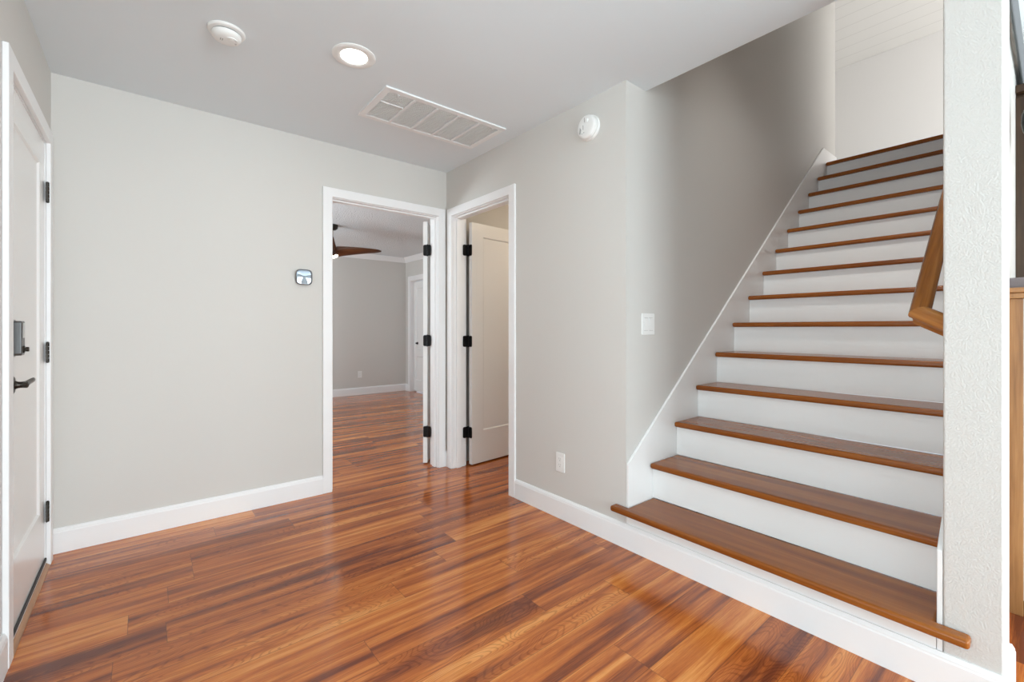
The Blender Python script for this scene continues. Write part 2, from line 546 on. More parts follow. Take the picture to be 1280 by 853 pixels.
# crown moulding in the bedroom
bm = bmesh.new()
cp = [(0, HC - 0.085), (0.012, HC - 0.085), (0.016, HC - 0.07), (0.045, HC - 0.03), (0.062, HC - 0.012), (0.066, HC), (0, HC)]
sweep_flat(bm, cp, [(BX1, BY0), (BX1, BY1), (BX0, BY1)])
struct('trim_1', bm, 'trim', 'white crown moulding along the bedroom ceiling', 'moulding')

# ------------------------------------------------------------------ baseboards
BH = 0.126
bp = [(0, 0), (0.0145, 0), (0.0145, BH - 0.022), (0.0125, BH - 0.016), (0.0125, BH - 0.012), (0.006, BH), (0, BH)]


def baseboard(name, path, label, parent=None):
    bm_ = bmesh.new()
    sweep_flat(bm_, bp, path)
    return struct(name, bm_, 'trim', label, 'baseboard')


baseboard('baseboard_back', [(0.949, YB), (XL, YB)], 'long white baseboard along the wall left of the bedroom doorway')
baseboard('baseboard_corner', [(XR, D3B + 0.067), (XR, YB), (D2B + 0.068, YB)], 'short white baseboard in the corner between the two doorways')
baseboard('baseboard_right', [(2.16, YD0), (XR, YD0), (XR, D3A - 0.068)], 'white baseboard running under the first stair tread and round the wall end')
baseboard('baseboard_left', [(XL, D1A - 0.072), (XL, YLE)], 'white baseboard on the left wall in front of the entry door')
baseboard('baseboard_bedroom', [(BX1, CL1 + 0.10), (BX1, BY1), (BX0, BY1)], 'white baseboard along the bedroom far wall')


# ------------------------------------------------------------------ doorways: casing + jamb
def u_shape(a, b, h, w, z0=0.0):
    """outline of a door casing in (along, z)"""
    return [(a - w, z0), (a, z0), (a, h), (b, h), (b, z0), (b + w, z0), (b + w, h + w), (a - w, h + w)]


def doorway(root, axis, a, b, h, face, depth, side, casing_w=0.063, both=True):
    """axis: wall runs along this; face: coordinate of the room face; side: -1 when the room lies at lower coordinate"""
    pax = 'Y' if axis == 'X' else 'X'
    bm_ = bmesh.new()
    prism(bm_, u_shape(a - 0.005, b + 0.005, h + 0.005, casing_w), pax, face, face + side * 0.017)
    c = link('casing', bm_, 'trim', root, 0.003)
    if both:
        bm_ = bmesh.new()
        f2 = face - side * depth
        prism(bm_, u_shape(a - 0.005, b + 0.005, h + 0.005, casing_w), pax, f2, f2 - side * 0.017)
        link('casing', bm_, 'trim', root, 0.003)
    bm_ = bmesh.new()
    prism(bm_, u_shape(a, b, h, J), pax, face, face - side * depth)
    link('jamb', bm_, 'trim', root, 0.0015, seg=1)
    return c


def stop(root, axis, a, b, h, c0, c1):
    pax = 'Y' if axis == 'X' else 'X'
    bm_ = bmesh.new()
    prism(bm_, [(a, 0), (a + 0.011, 0), (a + 0.011, h - 0.011), (b - 0.011, h - 0.011), (b - 0.011, 0), (b, 0), (b, h), (a, h)], pax, c0, c1)
    link('door_stop', bm_, 'trim', root, 0.002)


def shaker_leaf(w, h, t, panels, stile=0.11, rec=0.009):
    """leaf in local x 0..w, y 0..t, z 0..h; recessed panels given as (x0, z0, x1, z1) on both faces"""
    bm_ = bmesh.new()
    xs = sorted({0, w} | {p[0] for p in panels} | {p[2] for p in panels})
    zs = sorted({0, h} | {p[1] for p in panels} | {p[3] for p in panels})
    for i in range(len(xs) - 1):
        for j in range(len(zs) - 1):
            cx_, cz_ = (xs[i] + xs[i + 1]) / 2, (zs[j] + zs[j + 1]) / 2
            inside = any(p[0] < cx_ < p[2] and p[1] < cz_ < p[3] for p in panels)
            for yy, d in ((0, 1), (t, -1)):
                if not inside:
                    bm_.faces.new([bm_.verts.new(q) for q in ((xs[i], yy, zs[j]), (xs[i + 1], yy, zs[j]), (xs[i + 1], yy, zs[j + 1]), (xs[i], yy, zs[j + 1]))])
    for (x0, z0, x1, z1) in panels:
        for yy, d in ((0, 1), (t, -1)):
            s_ = 0.008
            o = [(x0, yy, z0), (x1, yy, z0), (x1, yy, z1), (x0, yy, z1)]
            q = [(x0 + s_, yy + d * rec, z0 + s_), (x1 - s_, yy + d * rec, z0 + s_), (x1 - s_, yy + d * rec, z1 - s_), (x0 + s_, yy + d * rec, z1 - s_)]
            for k in range(4):
                bm_.faces.new([bm_.verts.new(v) for v in (o[k], o[(k + 1) % 4], q[(k + 1) % 4], q[k])])
            bm_.faces.new([bm_.verts.new(v) for v in q])
    for (p, q) in (((0, 0), (w, 0)), ((w, 0), (w, h)), ((w, h), (0, h)), ((0, h), (0, 0))):
        bm_.faces.new([bm_.verts.new(v) for v in ((p[0], 0, p[1]), (q[0], 0, q[1]), (q[0], t, q[1]), (p[0], t, p[1]))])
    bmesh.ops.remove_doubles(bm_, verts=bm_.verts[:], dist=1e-5)
    return bm_


def hinge(root, loc, rz, mat='black', open_deg=90.0, h=0.092, w=0.034):
    """butt hinge: knuckle barrel plus two rounded leaves; local +x and rotated leaf"""
    hg = empty('hinge', loc)
    hg.parent = root
    hg.rotation_euler = (0, 0, rz)
    bm_ = bmesh.new()
    n = 5
    for k in range(n):
        z0 = -h / 2 + h * k / n + 0.0008
        lathe(bm_, [(0.0058, z0), (0.0064, z0 + 0.001), (0.0064, z0 + h / n - 0.0026), (0.0058, z0 + h / n - 0.0016)], seg=14)
    lathe(bm_, [(0.003, -h / 2 - 0.004), (0.0062, -h / 2 - 0.002), (0.0062, -h / 2)], seg=14)
    lathe(bm_, [(0.0062, h / 2), (0.0062, h / 2 + 0.002), (0.003, h / 2 + 0.005)], seg=14)
    link('hinge_barrel', bm_, mat, hg, smooth=True)
    r = 0.012
    pts = [(0, -h / 2), (w - r, -h / 2)] + [(w - r + r * math.sin(t), -h / 2 + r - r * math.cos(t)) for t in (0.5, 1.05, 1.57)] + \
          [(w - r + r * math.cos(t), h / 2 - r + r * math.sin(t)) for t in (0.0, 0.52, 1.05)] + [(w - r, h / 2), (0, h / 2)]
    for ang in (0.0, math.radians(open_deg)):
        bm_ = bmesh.new()
        prism(bm_, pts, 'Y', -0.0013, 0.0013)
        bmesh.ops.rotate(bm_, verts=bm_.verts[:], cent=(0, 0, 0), matrix=Matrix.Rotation(ang, 3, 'Z'))
        link('hinge_leaf', bm_, mat, hg)
    return hg


# ---- entry door in the left wall (closed, opens into the hall)
d1 = empty('door_1', (0, 0, 0), 'white shaker entry door in the left wall with keypad lock and lever', 'door', None, 'structure')
doorway(d1, 'Y', D1A, D1B, D1H, XL, T, 1, 0.066, both=False)
lw, lh = D1B - D1A - 0.006, D1H - 0.020
bm = shaker_leaf(lw, lh, 0.042, [(0.115, 0.27, lw - 0.125, lh - 0.125)])
leaf = link('door_leaf', bm, 'door', d1, 0.002)
leaf.matrix_world = Matrix.Translation((XL - 0.004, D1A + 0.003, 0.018)) @ Matrix.Rotation(math.radians(90), 4, 'Z')
for z in (0.262, 1.028, 1.798):
    hinge(d1, (XL + 0.006, D1B + 0.001, z), math.radians(-90), 'bronze', 180)
# bottom sweep and threshold
link('door_sweep', boxes(((XL - 0.003, D1A + 0.005, 0.030), (XL + 0.004, D1B - 0.005, 0.044))), 'rubber', d1, 0.002)
link('sweep_strip', boxes(((XL - 0.003, D1A + 0.005, 0.019), (XL + 0.002, D1B - 0.005, 0.030))), 'trim', d1, 0.001)
bm = bmesh.new()
prism(bm, [(XL - T, 0.0), (XL + 0.016, 0.0), (XL + 0.014, 0.005), (XL + 0.002, 0.016), (XL - T, 0.017)], 'Y', D1A + 0.001, D1B - 0.001)
link('threshold', bm, 'threshold', d1)
# keypad deadbolt
kp = empty('keypad_deadbolt', (XL - 0.004, 2.392, 1.107))
kp.parent = d1
bm = bmesh.new()
prism(bm, [(-0.034, -0.068), (0.034, -0.068), (0.036, -0.06), (0.036, 0.06), (0.034, 0.068), (-0.034, 0.068), (-0.036, 0.06), (-0.036, -0.06)], 'X', 0, 0.006)
link('back_plate', bm, 'gunmetal', kp, 0.002)
bm = bmesh.new()
prism(bm, [(-0.030, -0.056), (-0.022, -0.062), (0.022, -0.062), (0.030, -0.056), (0.030, 0.058), (0.026, 0.063), (-0.026, 0.063), (-0.030, 0.058)], 'X', 0.006, 0.030)
link('lock_housing', bm, 'gunmetal', kp, 0.005, seg=3)
link('keypad', boxes(((0.0302, -0.016, 0.002), (0.0315, 0.016, 0.056))), 'steel', kp, 0.001)
bm = bmesh.new()
lathe(bm, [(0.013, 0.029), (0.013, 0.033), (0.010, 0.035)], (0, 0, -0.040), 'X', 24)
lathe(bm, [(0.006, 0.033), (0.006, 0.036), (0.0085, 0.037), (0.0085, 0.043), (0.007, 0.045)], (0, 0, -0.040), 'X', 20)
link('turn_knob', bm, 'bronze', kp, smooth=True)
# lever handle
lv = empty('lever_handle', (XL - 0.004, 2.392, 0.938))
lv.parent = d1
bm = bmesh.new()
lathe(bm, [(0.033, 0.0), (0.033, 0.004), (0.028, 0.008), (0.016, 0.010), (0.0125, 0.016), (0.0115, 0.024), (0.012, 0.034), (0.0125, 0.040), (0.010, 0.043)], (0, 0, 0), 'X', 32)
link('rose', bm, 'bronze', lv, smooth=True)
bm = bmesh.new()
rings = []
for t, hz, dx in ((0.0, 0.011, 0.010), (0.02, 0.0115, 0.009), (0.05, 0.0105, 0.007), (0.08, 0.0100, 0.006), (0.105, 0.009, 0.005), (0.116, 0.003, 0.003)):
    y, x, z = t - 0.010, 0.036 + 0.008 * (t / 0.116) ** 2, 0.010 * (t / 0.116)
    rings.append([(x + dx * math.cos(a), y, z + hz * math.sin(a)) for a in [2 * math.pi * k / 12 for k in range(12)]])
loft(bm, rings)
link('lever', bm, 'bronze', lv, smooth=True)

# ---- bedroom doorway in the back wall, leaf swung wide into the bedroom
d2 = empty('door_2', (0, 0, 0), 'white cased bedroom doorway in the facing wall, door swung wide open', 'door', None, 'structure')
doorway(d2, 'X', D2A, D2B, D2H, YB, T, -1, 0.063)
stop(d2, 'X', D2A, D2B, D2H, YB + 0.030, YB + 0.072)
w2 = D2B - D2A - 0.006
l2 = link('door_leaf', shaker_leaf(w2, 2.032, 0.035, [(0.11, 0.27, w2 - 0.11, 1.92)]), 'door', d2, 0.002)
ANG2 = math.radians(52)
PX2, PY2 = D2B - 0.018, BY0 + 0.022
l2.matrix_world = Matrix.Translation((PX2, PY2, 0.012)) @ Matrix.Rotation(ANG2, 4, 'Z')
for z in (0.279, 1.042, 1.799):
    hinge(d2, (D2B - 0.026, BY0 + 0.006, z), math.radians(-60), 'black', 202)

# ---- side room doorway in the right wall
d3 = empty('door_3', (0, 0, 0), 'white cased narrow doorway right of the corner with its door open inward', 'door', None, 'structure')
doorway(d3, 'Y', D3A, D3B, D3H, XR, T, -1, 0.063)
stop(d3, 'Y', D3A, D3B, D3H, XR + 0.030, XR + 0.072)
w3 = D3B - D3A - 0.006
l3 = link('door_leaf', shaker_leaf(w3, 2.015, 0.035, [(0.125, 0.27, w3 - 0.125, 1.905)]), 'door', d3, 0.002)
l3.matrix_world = Matrix.Translation((XR + T + 0.040, D3B - 0.043, 0.012)) @ Matrix.Rotation(math.radians(5.0), 4, 'Z')
for z in (0.280, 1.037, 1.794):
    hinge(d3, (XR + T + 0.029, D3B - 0.006, z), math.radians(180), 'black', 92, w=0.052)

# ---- closet door in the bedroom
d4 = empty('door_4', (0, 0, 0), 'white panelled closet door in the bedroom with a black pull', 'door', None, 'structure')
doorway(d4, 'Y', CL0, CL1, CLH, BX1, T, -1, 0.085, both=False)
w4 = CL1 - CL0 - 0.004
for k in range(2):
    lf = link('door_leaf', shaker_leaf(w4 / 2 - 0.004, 1.965, 0.032, [(0.09, 0.19, w4 / 2 - 0.09, 0.62), (0.09, 0.74, w4 / 2 - 0.09, 1.85)], rec=0.012), 'door', d4, 0.002)
    lf.matrix_world = Matrix.Translation((BX1 + 0.06 + 0.032, CL0 + 0.002 + k * w4 / 2, 0.020)) @ Matrix.Rotation(math.radians(90), 4, 'Z')
bm = bmesh.new()
lathe(bm, [(0.024, 0.0), (0.024, -0.006), (0.010, -0.010), (0.010, -0.022), (0.018, -0.028), (0.014, -0.036)], (BX1 + 0.06, 7.31, 0.88), 'X', 20)
link('pull_knob', bm, 'black', d4, smooth=True)

# ------------------------------------------------------------------ windows behind the viewpoint
def window(name, axis, a, b, z0, z1, face, d, label):
    w_ = empty(name, (0, 0, 0), label, 'window', None, 'structure')
    pax = 'Y' if axis == 'X' else 'X'
    bm_ = bmesh.new()
    f = 0.05
    for p, q in (((a, z0), (a + f, z1)), ((b - f, z0), (b, z1)), ((a + f, z0), (b - f, z0 + f)), ((a + f, z1 - f), (b - f, z1)), (((a + b) / 2 - 0.02, z0 + f), ((a + b) / 2 + 0.02, z1 - f))):
        prism(bm_, [p, (q[0], p[1]), q, (p[0], q[1])], pax, face, face + d)
    link('window_frame', bm_, 'trim', w_, 0.003)
    return w_


for q, (xa_, xb_) in enumerate(REAR):
    window('window_%d' % (q + 1), 'X', xa_, xb_, WZ0, WZ1, YR - 0.05, 0.05, ['left', 'narrow middle', 'right'][q] + ' window of the wall behind the viewpoint')
window('window_5', 'Y', -4.45, -1.95, 0.4, 2.25, XW - 0.06, 0.05, 'wide window in the far left wall behind the viewpoint')
window('window_4', 'Y', 4.7, 6.5, 0.7, 2.1, BX0 - 0.02, 0.05, 'bedroom window left of the doorway view')

window('window_6', 'Y', -0.70, 0.90, 0.4, 1.9, XW - 0.06, 0.05, 'unseen window added in the far left wall to light the risers')  # frame and opening added for the daylight on the risers

# ------------------------------------------------------------------ staircase
st = empty('staircase', (XR, 0.83, 0), 'straight closed staircase with brown wood treads and white risers', 'staircase')
off = Vector((XR, 0.83, 0))


def stair_part(name, bm_, mat, bevel=0.0, **kw):
    bmesh.ops.translate(bm_, verts=bm_.verts[:], vec=-off)
    return link(name, bm_, mat, st, bevel, **kw)


SK = 0.015
ya, yb = YD1 + SK + 0.001, YS - SK - 0.001
TT = 0.030
for i in range(14):
    xn, zt = X1 + i * RUN, Z1 + i * RISE
    xr = xn + 0.030 if i else XR + 0.001
    zb = zt - RISE + 0.0 if i else 0.0
    # riser below tread i
    stair_part('riser', boxes(((xr, ya, zb), (xr + 0.018, yb, zt - TT))), 'riser')
    bm = bmesh.new()
    xb = xn + RUN + 0.030 if i < 13 else xn + 0.16
    if i == 0:
        xf = XR - 0.0005
        prism(bm, [(xn, 0.168), (xf, 0.168), (xf, ya), (xb, ya), (xb, yb), (xf, yb), (xf, 1.497), (xn, 1.497)], 'Z', zt - TT, zt)
    else:
        prism(bm, [(xn, ya), (xb, ya), (xb, yb), (xn, yb)], 'Z', zt - TT, zt)
    t_ = stair_part('tread', bm, 'tread', 0.011, seg=4)
# skirt boards with a small cap edge
def skirt_poly():
    x0, x1 = XR + 0.002, X1 + 13 * RUN + 0.02
    ztop0, slope = 0.440, 0.796
    xk = 4.985
    zk = ztop0 + slope * (xk - x0)
    return [(x0, 0.002), (x0, ztop0), (xk, zk), (XEND - 0.002, Z2 + 0.128), (XEND - 0.002, Z2 - 0.12), (5.0, Z2 - 0.12), (2.35, 0.10), (2.20, 0.002)]


bm = bmesh.new()
prism(bm, skirt_poly(), 'Y', YS - 0.0005, YS - SK)
stair_part('skirt_board', bm, 'riser', 0.003)
bm = bmesh.new()
prism(bm, skirt_poly(), 'Y', YD1 + 0.0005, YD1 + SK)
stair_part('skirt_board', bm, 'riser', 0.003)

# ------------------------------------------------------------------ handrail
rail = empty('handrail', (2.05, 0.30, 1.19), 'moulded brown wood handrail rising beside the textured wall end', 'handrail')
half = [(0.0, -0.034), (0.019, -0.034), (0.021, -0.028), (0.019, -0.018), (0.020, -0.010), (0.027, -0.002), (0.029, 0.006), (0.027, 0.015), (0.020, 0.023), (0.010, 0.028)]
prof = half + [(0.0, 0.0295)] + [(-x, y) for x, y in half[:0:-1]]
SL = math.atan2(RISE, RUN)
e_up = Vector((math.cos(SL), 0, math.sin(SL)))         # along the rail, upward
e_n = Vector((-math.sin(SL), 0, math.cos(SL)))         # across, skyward
e_y = Vector((0, 1, 0))
P1 = Vector((2.052, 0.302, 1.192))
TH = math.radians(50)
d_ret = (-e_up * math.cos(TH) - e_y * math.sin(TH)).normalized()
P0 = P1 + d_ret * ((P1.y - (YD1 + 0.001)) / math.sin(TH))
P2 = P1 + e_up * 3.55


def ring_at(p, dirv, cut_n):
    """profile laid across dirv at p, slid along dirv until it meets the plane through p with normal cut_n"""
    side = e_n.cross(dirv).normalized()
    out = []
    for x, y in prof:
        q = side * x + e_n * y
        out.append(p + q - dirv * (q.dot(cut_n) / dirv.dot(cut_n)))
    return out


bm = bmesh.new()
mit = (-d_ret + e_up).normalized()
loft(bm, [ring_at(P1, e_up, mit), ring_at(P2, e_up, e_up)])
bmesh.ops.translate(bm, verts=bm.verts[:], vec=-Vector(rail.location))
bmesh.ops.rotate(bm, verts=bm.verts[:], cent=(0, 0, 0), matrix=Matrix.Rotation(SL, 3, 'Y'))
rp = link('rail', bm, 'rail', rail, smooth=True, angle=40)
rp.rotation_euler = (0, -SL, 0)
bm = bmesh.new()
loft(bm, [ring_at(P0, -d_ret, e_y), ring_at(P1, -d_ret, mit)])
bmesh.ops.translate(bm, verts=bm.verts[:], vec=-Vector(rail.location))
q_ret = d_ret.to_track_quat('X', 'Z')
bmesh.ops.rotate(bm, verts=bm.verts[:], cent=(0, 0, 0), matrix=q_ret.inverted().to_matrix())
wr = link('wall_return', bm, 'rail', rail, smooth=True, angle=40)
wr.rotation_euler = q_ret.to_euler()

# ------------------------------------------------------------------ ceiling fittings
def copy_parts(src, loc, label, rot=None):
    c = src.copy()
    COL.objects.link(c)
    c.location = loc
    c['label'] = label
    for ch in list(src.children):
        k = ch.copy()
        COL.objects.link(k)
        k.parent = c
    return c


# smoke detector on the ceiling (hangs down: local -z)
sd = empty('smoke_detector', (0.274, 2.300, HC), 'round white smoke detector on the ceiling, above the left wall', 'smoke detector')
bm = lathe(bmesh.new(), [(0.071, 0.0), (0.071, -0.006), (0.068, -0.010), (0.060, -0.012), (0.055, -0.013)], seg=56)
link('mounting_ring', bm, 'plastic', sd, smooth=True)
bm = lathe(bmesh.new(), [(0.0535, -0.0128), (0.0535, -0.0165)], seg=56)
link('vent_gap', bm, 'slot', sd, smooth=True)
bm = lathe(bmesh.new(), [(0.056, -0.0165), (0.057, -0.020), (0.055, -0.028), (0.049, -0.036), (0.038, -0.041), (0.024, -0.043), (0.012, -0.0435)], seg=56)
link('dome', bm, 'plastic', sd, smooth=True)
bm = bmesh.new()
lathe(bm, [(0.012, -0.040), (0.012, -0.0452), (0.010, -0.0462)], (0.018, -0.016, 0), 'Z', 24)
link('test_button', bm, 'plastic', sd, smooth=True)
bm = boxes(((-0.024, -0.012, -0.0440), (-0.021, 0.004, -0.0425)), ((-0.017, -0.012, -0.0442), (-0.014, 0.004, -0.0428)), ((0.030, 0.000, -0.0420), (0.038, 0.003, -0.0395)), ((0.030, 0.006, -0.0418), (0.038, 0.009, -0.0390)))
bm.free()
for a_, b_ in (((-0.024, -0.012, -0.0440), (-0.021, 0.004, -0.0425)), ((-0.017, -0.012, -0.0442), (-0.014, 0.004, -0.0428)), ((0.030, 0.000, -0.0420), (0.038, 0.003, -0.0395)), ((0.030, 0.006, -0.0418), (0.038, 0.009, -0.0390))):
    link('sounder_slot', boxes((a_, b_)), 'greyslot', sd)
bm = bmesh.new()
rings = []
for k in range(13):
    a = math.radians(-150 + k * 12)
    cx_, cy_ = 0.018 + 0.021 * math.cos(a), -0.016 + 0.021 * math.sin(a)
    rr_ = 0.0022
    rings.append([(cx_ + rr_ * math.cos(t) * math.cos(a), cy_ + rr_ * math.cos(t) * math.sin(a), -0.0425 + 0.003 * math.sin(t)) for t in [2 * math.pi * j / 8 for j in range(8)]])
loft(bm, rings)
link('button_ridge', bm, 'plastic', sd, smooth=True)

# smoke alarm on the right wall (local axis points to -x)
sa = empty('smoke_alarm', (XR, 1.675, 2.272), 'round white smoke alarm high on the right wall', 'smoke alarm')
bm = lathe(bmesh.new(), [(0.070, 0.0), (0.070, -0.010), (0.067, -0.014), (0.061, -0.015)], (0, 0, 0), 'X', 56)
link('mounting_ring', bm, 'plastic', sa, smooth=True)
bm = lathe(bmesh.new(), [(0.060, -0.0148), (0.060, -0.0175)], (0, 0, 0), 'X', 56)
link('vent_gap', bm, 'greyslot', sa, smooth=True)
bm = lathe(bmesh.new(), [(0.0655, -0.0172), (0.066, -0.022), (0.064, -0.034), (0.059, -0.039), (0.050, -0.041), (0.030, -0.0415), (0.010, -0.042)], (0, 0, 0), 'X', 56)
link('dome', bm, 'plastic', sa, smooth=True)
bm = lathe(bmesh.new(), [(0.011, -0.041), (0.011, -0.0445), (0.009, -0.0455)], (0, -0.010, 0.030), 'X', 24)
link('test_button', bm, 'plastic', sa, smooth=True)
for a_, b_ in (((-0.0425, 0.005, 0.024), (-0.041, 0.008, 0.050)), ((-0.0428, 0.014, -0.016), (-0.041, 0.018, 0.010)), ((-0.0426, 0.008, -0.034), (-0.041, 0.015, -0.030)), ((-0.0426, 0.022, -0.037), (-0.041, 0.028, -0.033))):
    link('face_slot', boxes((a_, b_)), 'greyslot', sa)
bm = bmesh.new()
prism(bm, [(0.036, -0.035), (0.046, -0.030), (0.040, 0.004), (0.030, -0.010)], 'X', -0.0408, -0.0424)
link('sounder_grille', bm, 'greyslot', sa)

# recessed ceiling light
rl = empty('recessed_light', (0.768, 2.124, HC), 'round recessed ceiling light, lit', 'ceiling light')
bm = lathe(bmesh.new(), [(0.098, -0.0005), (0.0985, -0.003), (0.094, -0.006), (0.082, -0.008), (0.066, -0.0075), (0.060, -0.004), (0.060, -0.0005)], seg=64, caps=False)
link('trim_ring', bm, 'plastic', rl, smooth=True)
bm = lathe(bmesh.new(), [(0.0605, -0.002), (0.0605, -0.0042), (0.055, -0.0052), (0.03, -0.0062), (0.005, -0.0065)], seg=64)
link('lens', bm, 'lamp', rl, smooth=True)

# return air vent
vx0, vx1, vy0, vy1 = 0.990, 1.808, 2.266, 2.680
rv = empty('return_air_vent', ((vx0 + vx1) / 2, (vy0 + vy1) / 2, HC), 'large white return air vent grille in the ceiling', 'vent')
vo = Vector(rv.location)


def vent_part(name, bm_, mat, bevel=0.0, parent=rv):
    bmesh.ops.translate(bm_, verts=bm_.verts[:], vec=-vo)
    return link(name, bm_, mat, parent, bevel)


fw = 0.038
bm = bmesh.new()
for p, q in (((vx0, vy0), (vx1, vy0 + fw)), ((vx0, vy1 - fw), (vx1, vy1)), ((vx0, vy0 + fw), (vx0 + fw, vy1 - fw)), ((vx1 - fw, vy0 + fw), (vx1, vy1 - fw))):
    box(bm, (p[0], p[1], HC - 0.011), (q[0], q[1], HC - 0.0005))
vent_part('frame', bm, 'grille', 0.003)
vent_part('filter', boxes(((vx0 + fw, vy0 + fw, HC - 0.0020), (vx1 - fw, vy1 - fw, HC - 0.0005))), 'filter')
ix0, ix1 = vx0 + fw, vx1 - fw
bw = (ix1 - ix0) / 5
for k in range(1, 5):
    x = ix0 + bw * k
    vent_part('divider_bar', boxes(((x - 0.008, vy0 + fw, HC - 0.013), (x + 0.008, vy1 - fw, HC - 0.002))), 'grille', 0.002)
bm = bmesh.new()
ns = 22
for k in range(ns):
    y = vy0 + fw + (vy1 - vy0 - 2 * fw) * (k + 0.5) / ns
    prism(bm, [(y - 0.0050, HC - 0.0095), (y - 0.0042, HC - 0.0098), (y + 0.0040, HC - 0.0024), (y + 0.0032, HC - 0.0021)], 'X', ix0, ix1)
vent_part('louvres', bm, 'grille')
for x in (ix0 + bw * 0.35, ix0 + bw * 4.72):
    bm = bmesh.new()
    lathe(bm, [(0.007, HC - 0.010), (0.007, HC - 0.0135), (0.004, HC - 0.015)], (x, vy0 + fw + 0.004, 0), 'Z', 16)
    vent_part('latch_screw', bm, 'grille')
vent_part('damper_bar', boxes(((ix0, (vy0 + vy1) / 2 - 0.045, HC - 0.0125), (ix0 + bw - 0.010, (vy0 + vy1) / 2 - 0.038, HC - 0.003))), 'grille', 0.001)

# ------------------------------------------------------------------ wall fittings
def rounded_rect(w, h, r, n=5):
    pts = []
    for cx_, cy_, a0 in ((w / 2 - r, h / 2 - r, 0), (-w / 2 + r, h / 2 - r, 90), (-w / 2 + r, -h / 2 + r, 180), (w / 2 - r, -h / 2 + r, 270)):
        for k in range(n):
            a = math.radians(a0 + 90 * k / (n - 1))
            pts.append((cx_ + r * math.cos(a), cy_ + r * math.sin(a)))
    return pts


def outlet(loc, rz, label):
    """duplex outlet, local face looks along -y"""
    o = empty('power_outlet', loc, label, 'outlet', None, None, rz)
    b_ = bmesh.new()
    prism(b_, rounded_rect(0.072, 0.115, 0.005), 'Y', 0, -0.006)
    link('cover_plate', b_, 'plastic', o, 0.002)
    b_ = bmesh.new()
    prism(b_, rounded_rect(0.034, 0.068, 0.003), 'Y', -0.006, -0.008)
    link('receptacle', b_, 'plastic', o, 0.001)
    for dz in (0.018, -0.018):
        link('blade_slot', boxes(((-0.0080, -0.0084, dz + 0.001), (-0.0055, -0.0078, dz + 0.010))), 'greyslot', o)
        link('blade_slot', boxes(((0.0055, -0.0084, dz + 0.002), (0.0080, -0.0078, dz + 0.009))), 'greyslot', o)
        b_ = bmesh.new()
        lathe(b_, [(0.0030, -0.0078), (0.0030, -0.0084)], (0, 0, dz - 0.006), 'Y', 12)
        link('ground_hole', b_, 'greyslot', o)
    return o


outlet((XR, 1.907, 0.335), math.radians(-90), 'white outlet low on the right wall left of the stairs')
outlet((2.868, BY1, 0.350), 0, 'white outlet low on the bedroom far wall')

sw = empty('light_switch', (2.134, YS, 1.167), 'white double rocker light switch on the stair wall', 'light switch')
bm = bmesh.new()
prism(bm, rounded_rect(0.118, 0.118, 0.006), 'Y', 0, -0.006)
link('cover_plate', bm, 'plastic', sw, 0.002)
for dx in (-0.023, 0.023):
    bm = bmesh.new()
    prism(bm, [(-0.0060, -0.034), (-0.0060, 0.034), (-0.0075, 0.034), (-0.0100, 0.030), (-0.0070, -0.002), (-0.0078, -0.034)], 'X', dx - 0.0165, dx + 0.0165)
    link('rocker', bm, 'plastic', sw, 0.001)
    for z0_, z1_ in ((-0.0355, -0.0340), (0.0340, 0.0355)):
        link('rocker_gap', boxes(((dx - 0.0175, -0.0064, z0_), (dx + 0.0175, -0.0060, z1_))), 'greyslot', sw)

th = empty('thermostat', (0.826, YB, 1.489), 'small mirrored thermostat on the wall left of the bedroom doorway', 'thermostat')
def squircle(r, n=4.0, k=48):
    out = []
    for i in range(k):
        t = 2 * math.pi * i / k
        c_, s_ = math.cos(t), math.sin(t)
        out.append((r * math.copysign(abs(c_) ** (2 / n), c_), r * math.copysign(abs(s_) ** (2 / n), s_)))
    return out
bm = bmesh.new()
loft(bm, [[(x, y_, z) for x, z in squircle(r)] for r, y_ in ((0.040, 0.0), (0.040, -0.012), (0.047, -0.014), (0.050, -0.016))])
link('base', bm, 'gunmetal', th, smooth=True)
bm = bmesh.new()
loft(bm, [[(x, y_, z) for x, z in squircle(r)] for r, y_ in ((0.050, -0.016), (0.0520, -0.018), (0.0520, -0.022), (0.0495, -0.0255))])
link('bezel', bm, 'gunmetal', th, smooth=True)
bm = bmesh.new()
loft(bm, [[(x, y_, z) for x, z in squircle(r)] for r, y_ in [(0.0495, -0.0250)] + [(0.048 * q / 8, -0.0268 + 0.0010 * (q / 8) ** 2) for q in range(8, 0, -1)]])
link('mirror_face', bm, 'mirror', th, smooth=True, angle=80)

# ------------------------------------------------------------------ ceiling fan in the bedroom
fan = empty('ceiling_fan', (1.806, 5.76, HC), 'walnut ceiling fan with a small light in the bedroom', 'ceiling fan')
bm = lathe(bmesh.new(), [(0.072, 0.0), (0.072, -0.02), (0.066, -0.045), (0.045, -0.062), (0.018, -0.068)], seg=40)
link('canopy', bm, 'bronze', fan, smooth=True)
bm = lathe(bmesh.new(), [(0.0125, -0.06), (0.0125, -0.19)], seg=24)
link('downrod', bm, 'bronze', fan, smooth=True)
bm = lathe(bmesh.new(), [(0.017, -0.150), (0.022, -0.165), (0.030, -0.20), (0.040, -0.24), (0.055, -0.290), (0.070, -0.325), (0.080, -0.352), (0.080, -0.370), (0.072, -0.376)], seg=40)
link('motor_housing', bm, 'fanwood', fan, smooth=True)
bm = lathe(bmesh.new(), [(0.071, -0.375), (0.070, -0.388), (0.060, -0.401), (0.040, -0.410), (0.012, -0.414)], seg=40)
link('light_lens', bm, 'fanlamp', fan, smooth=True)
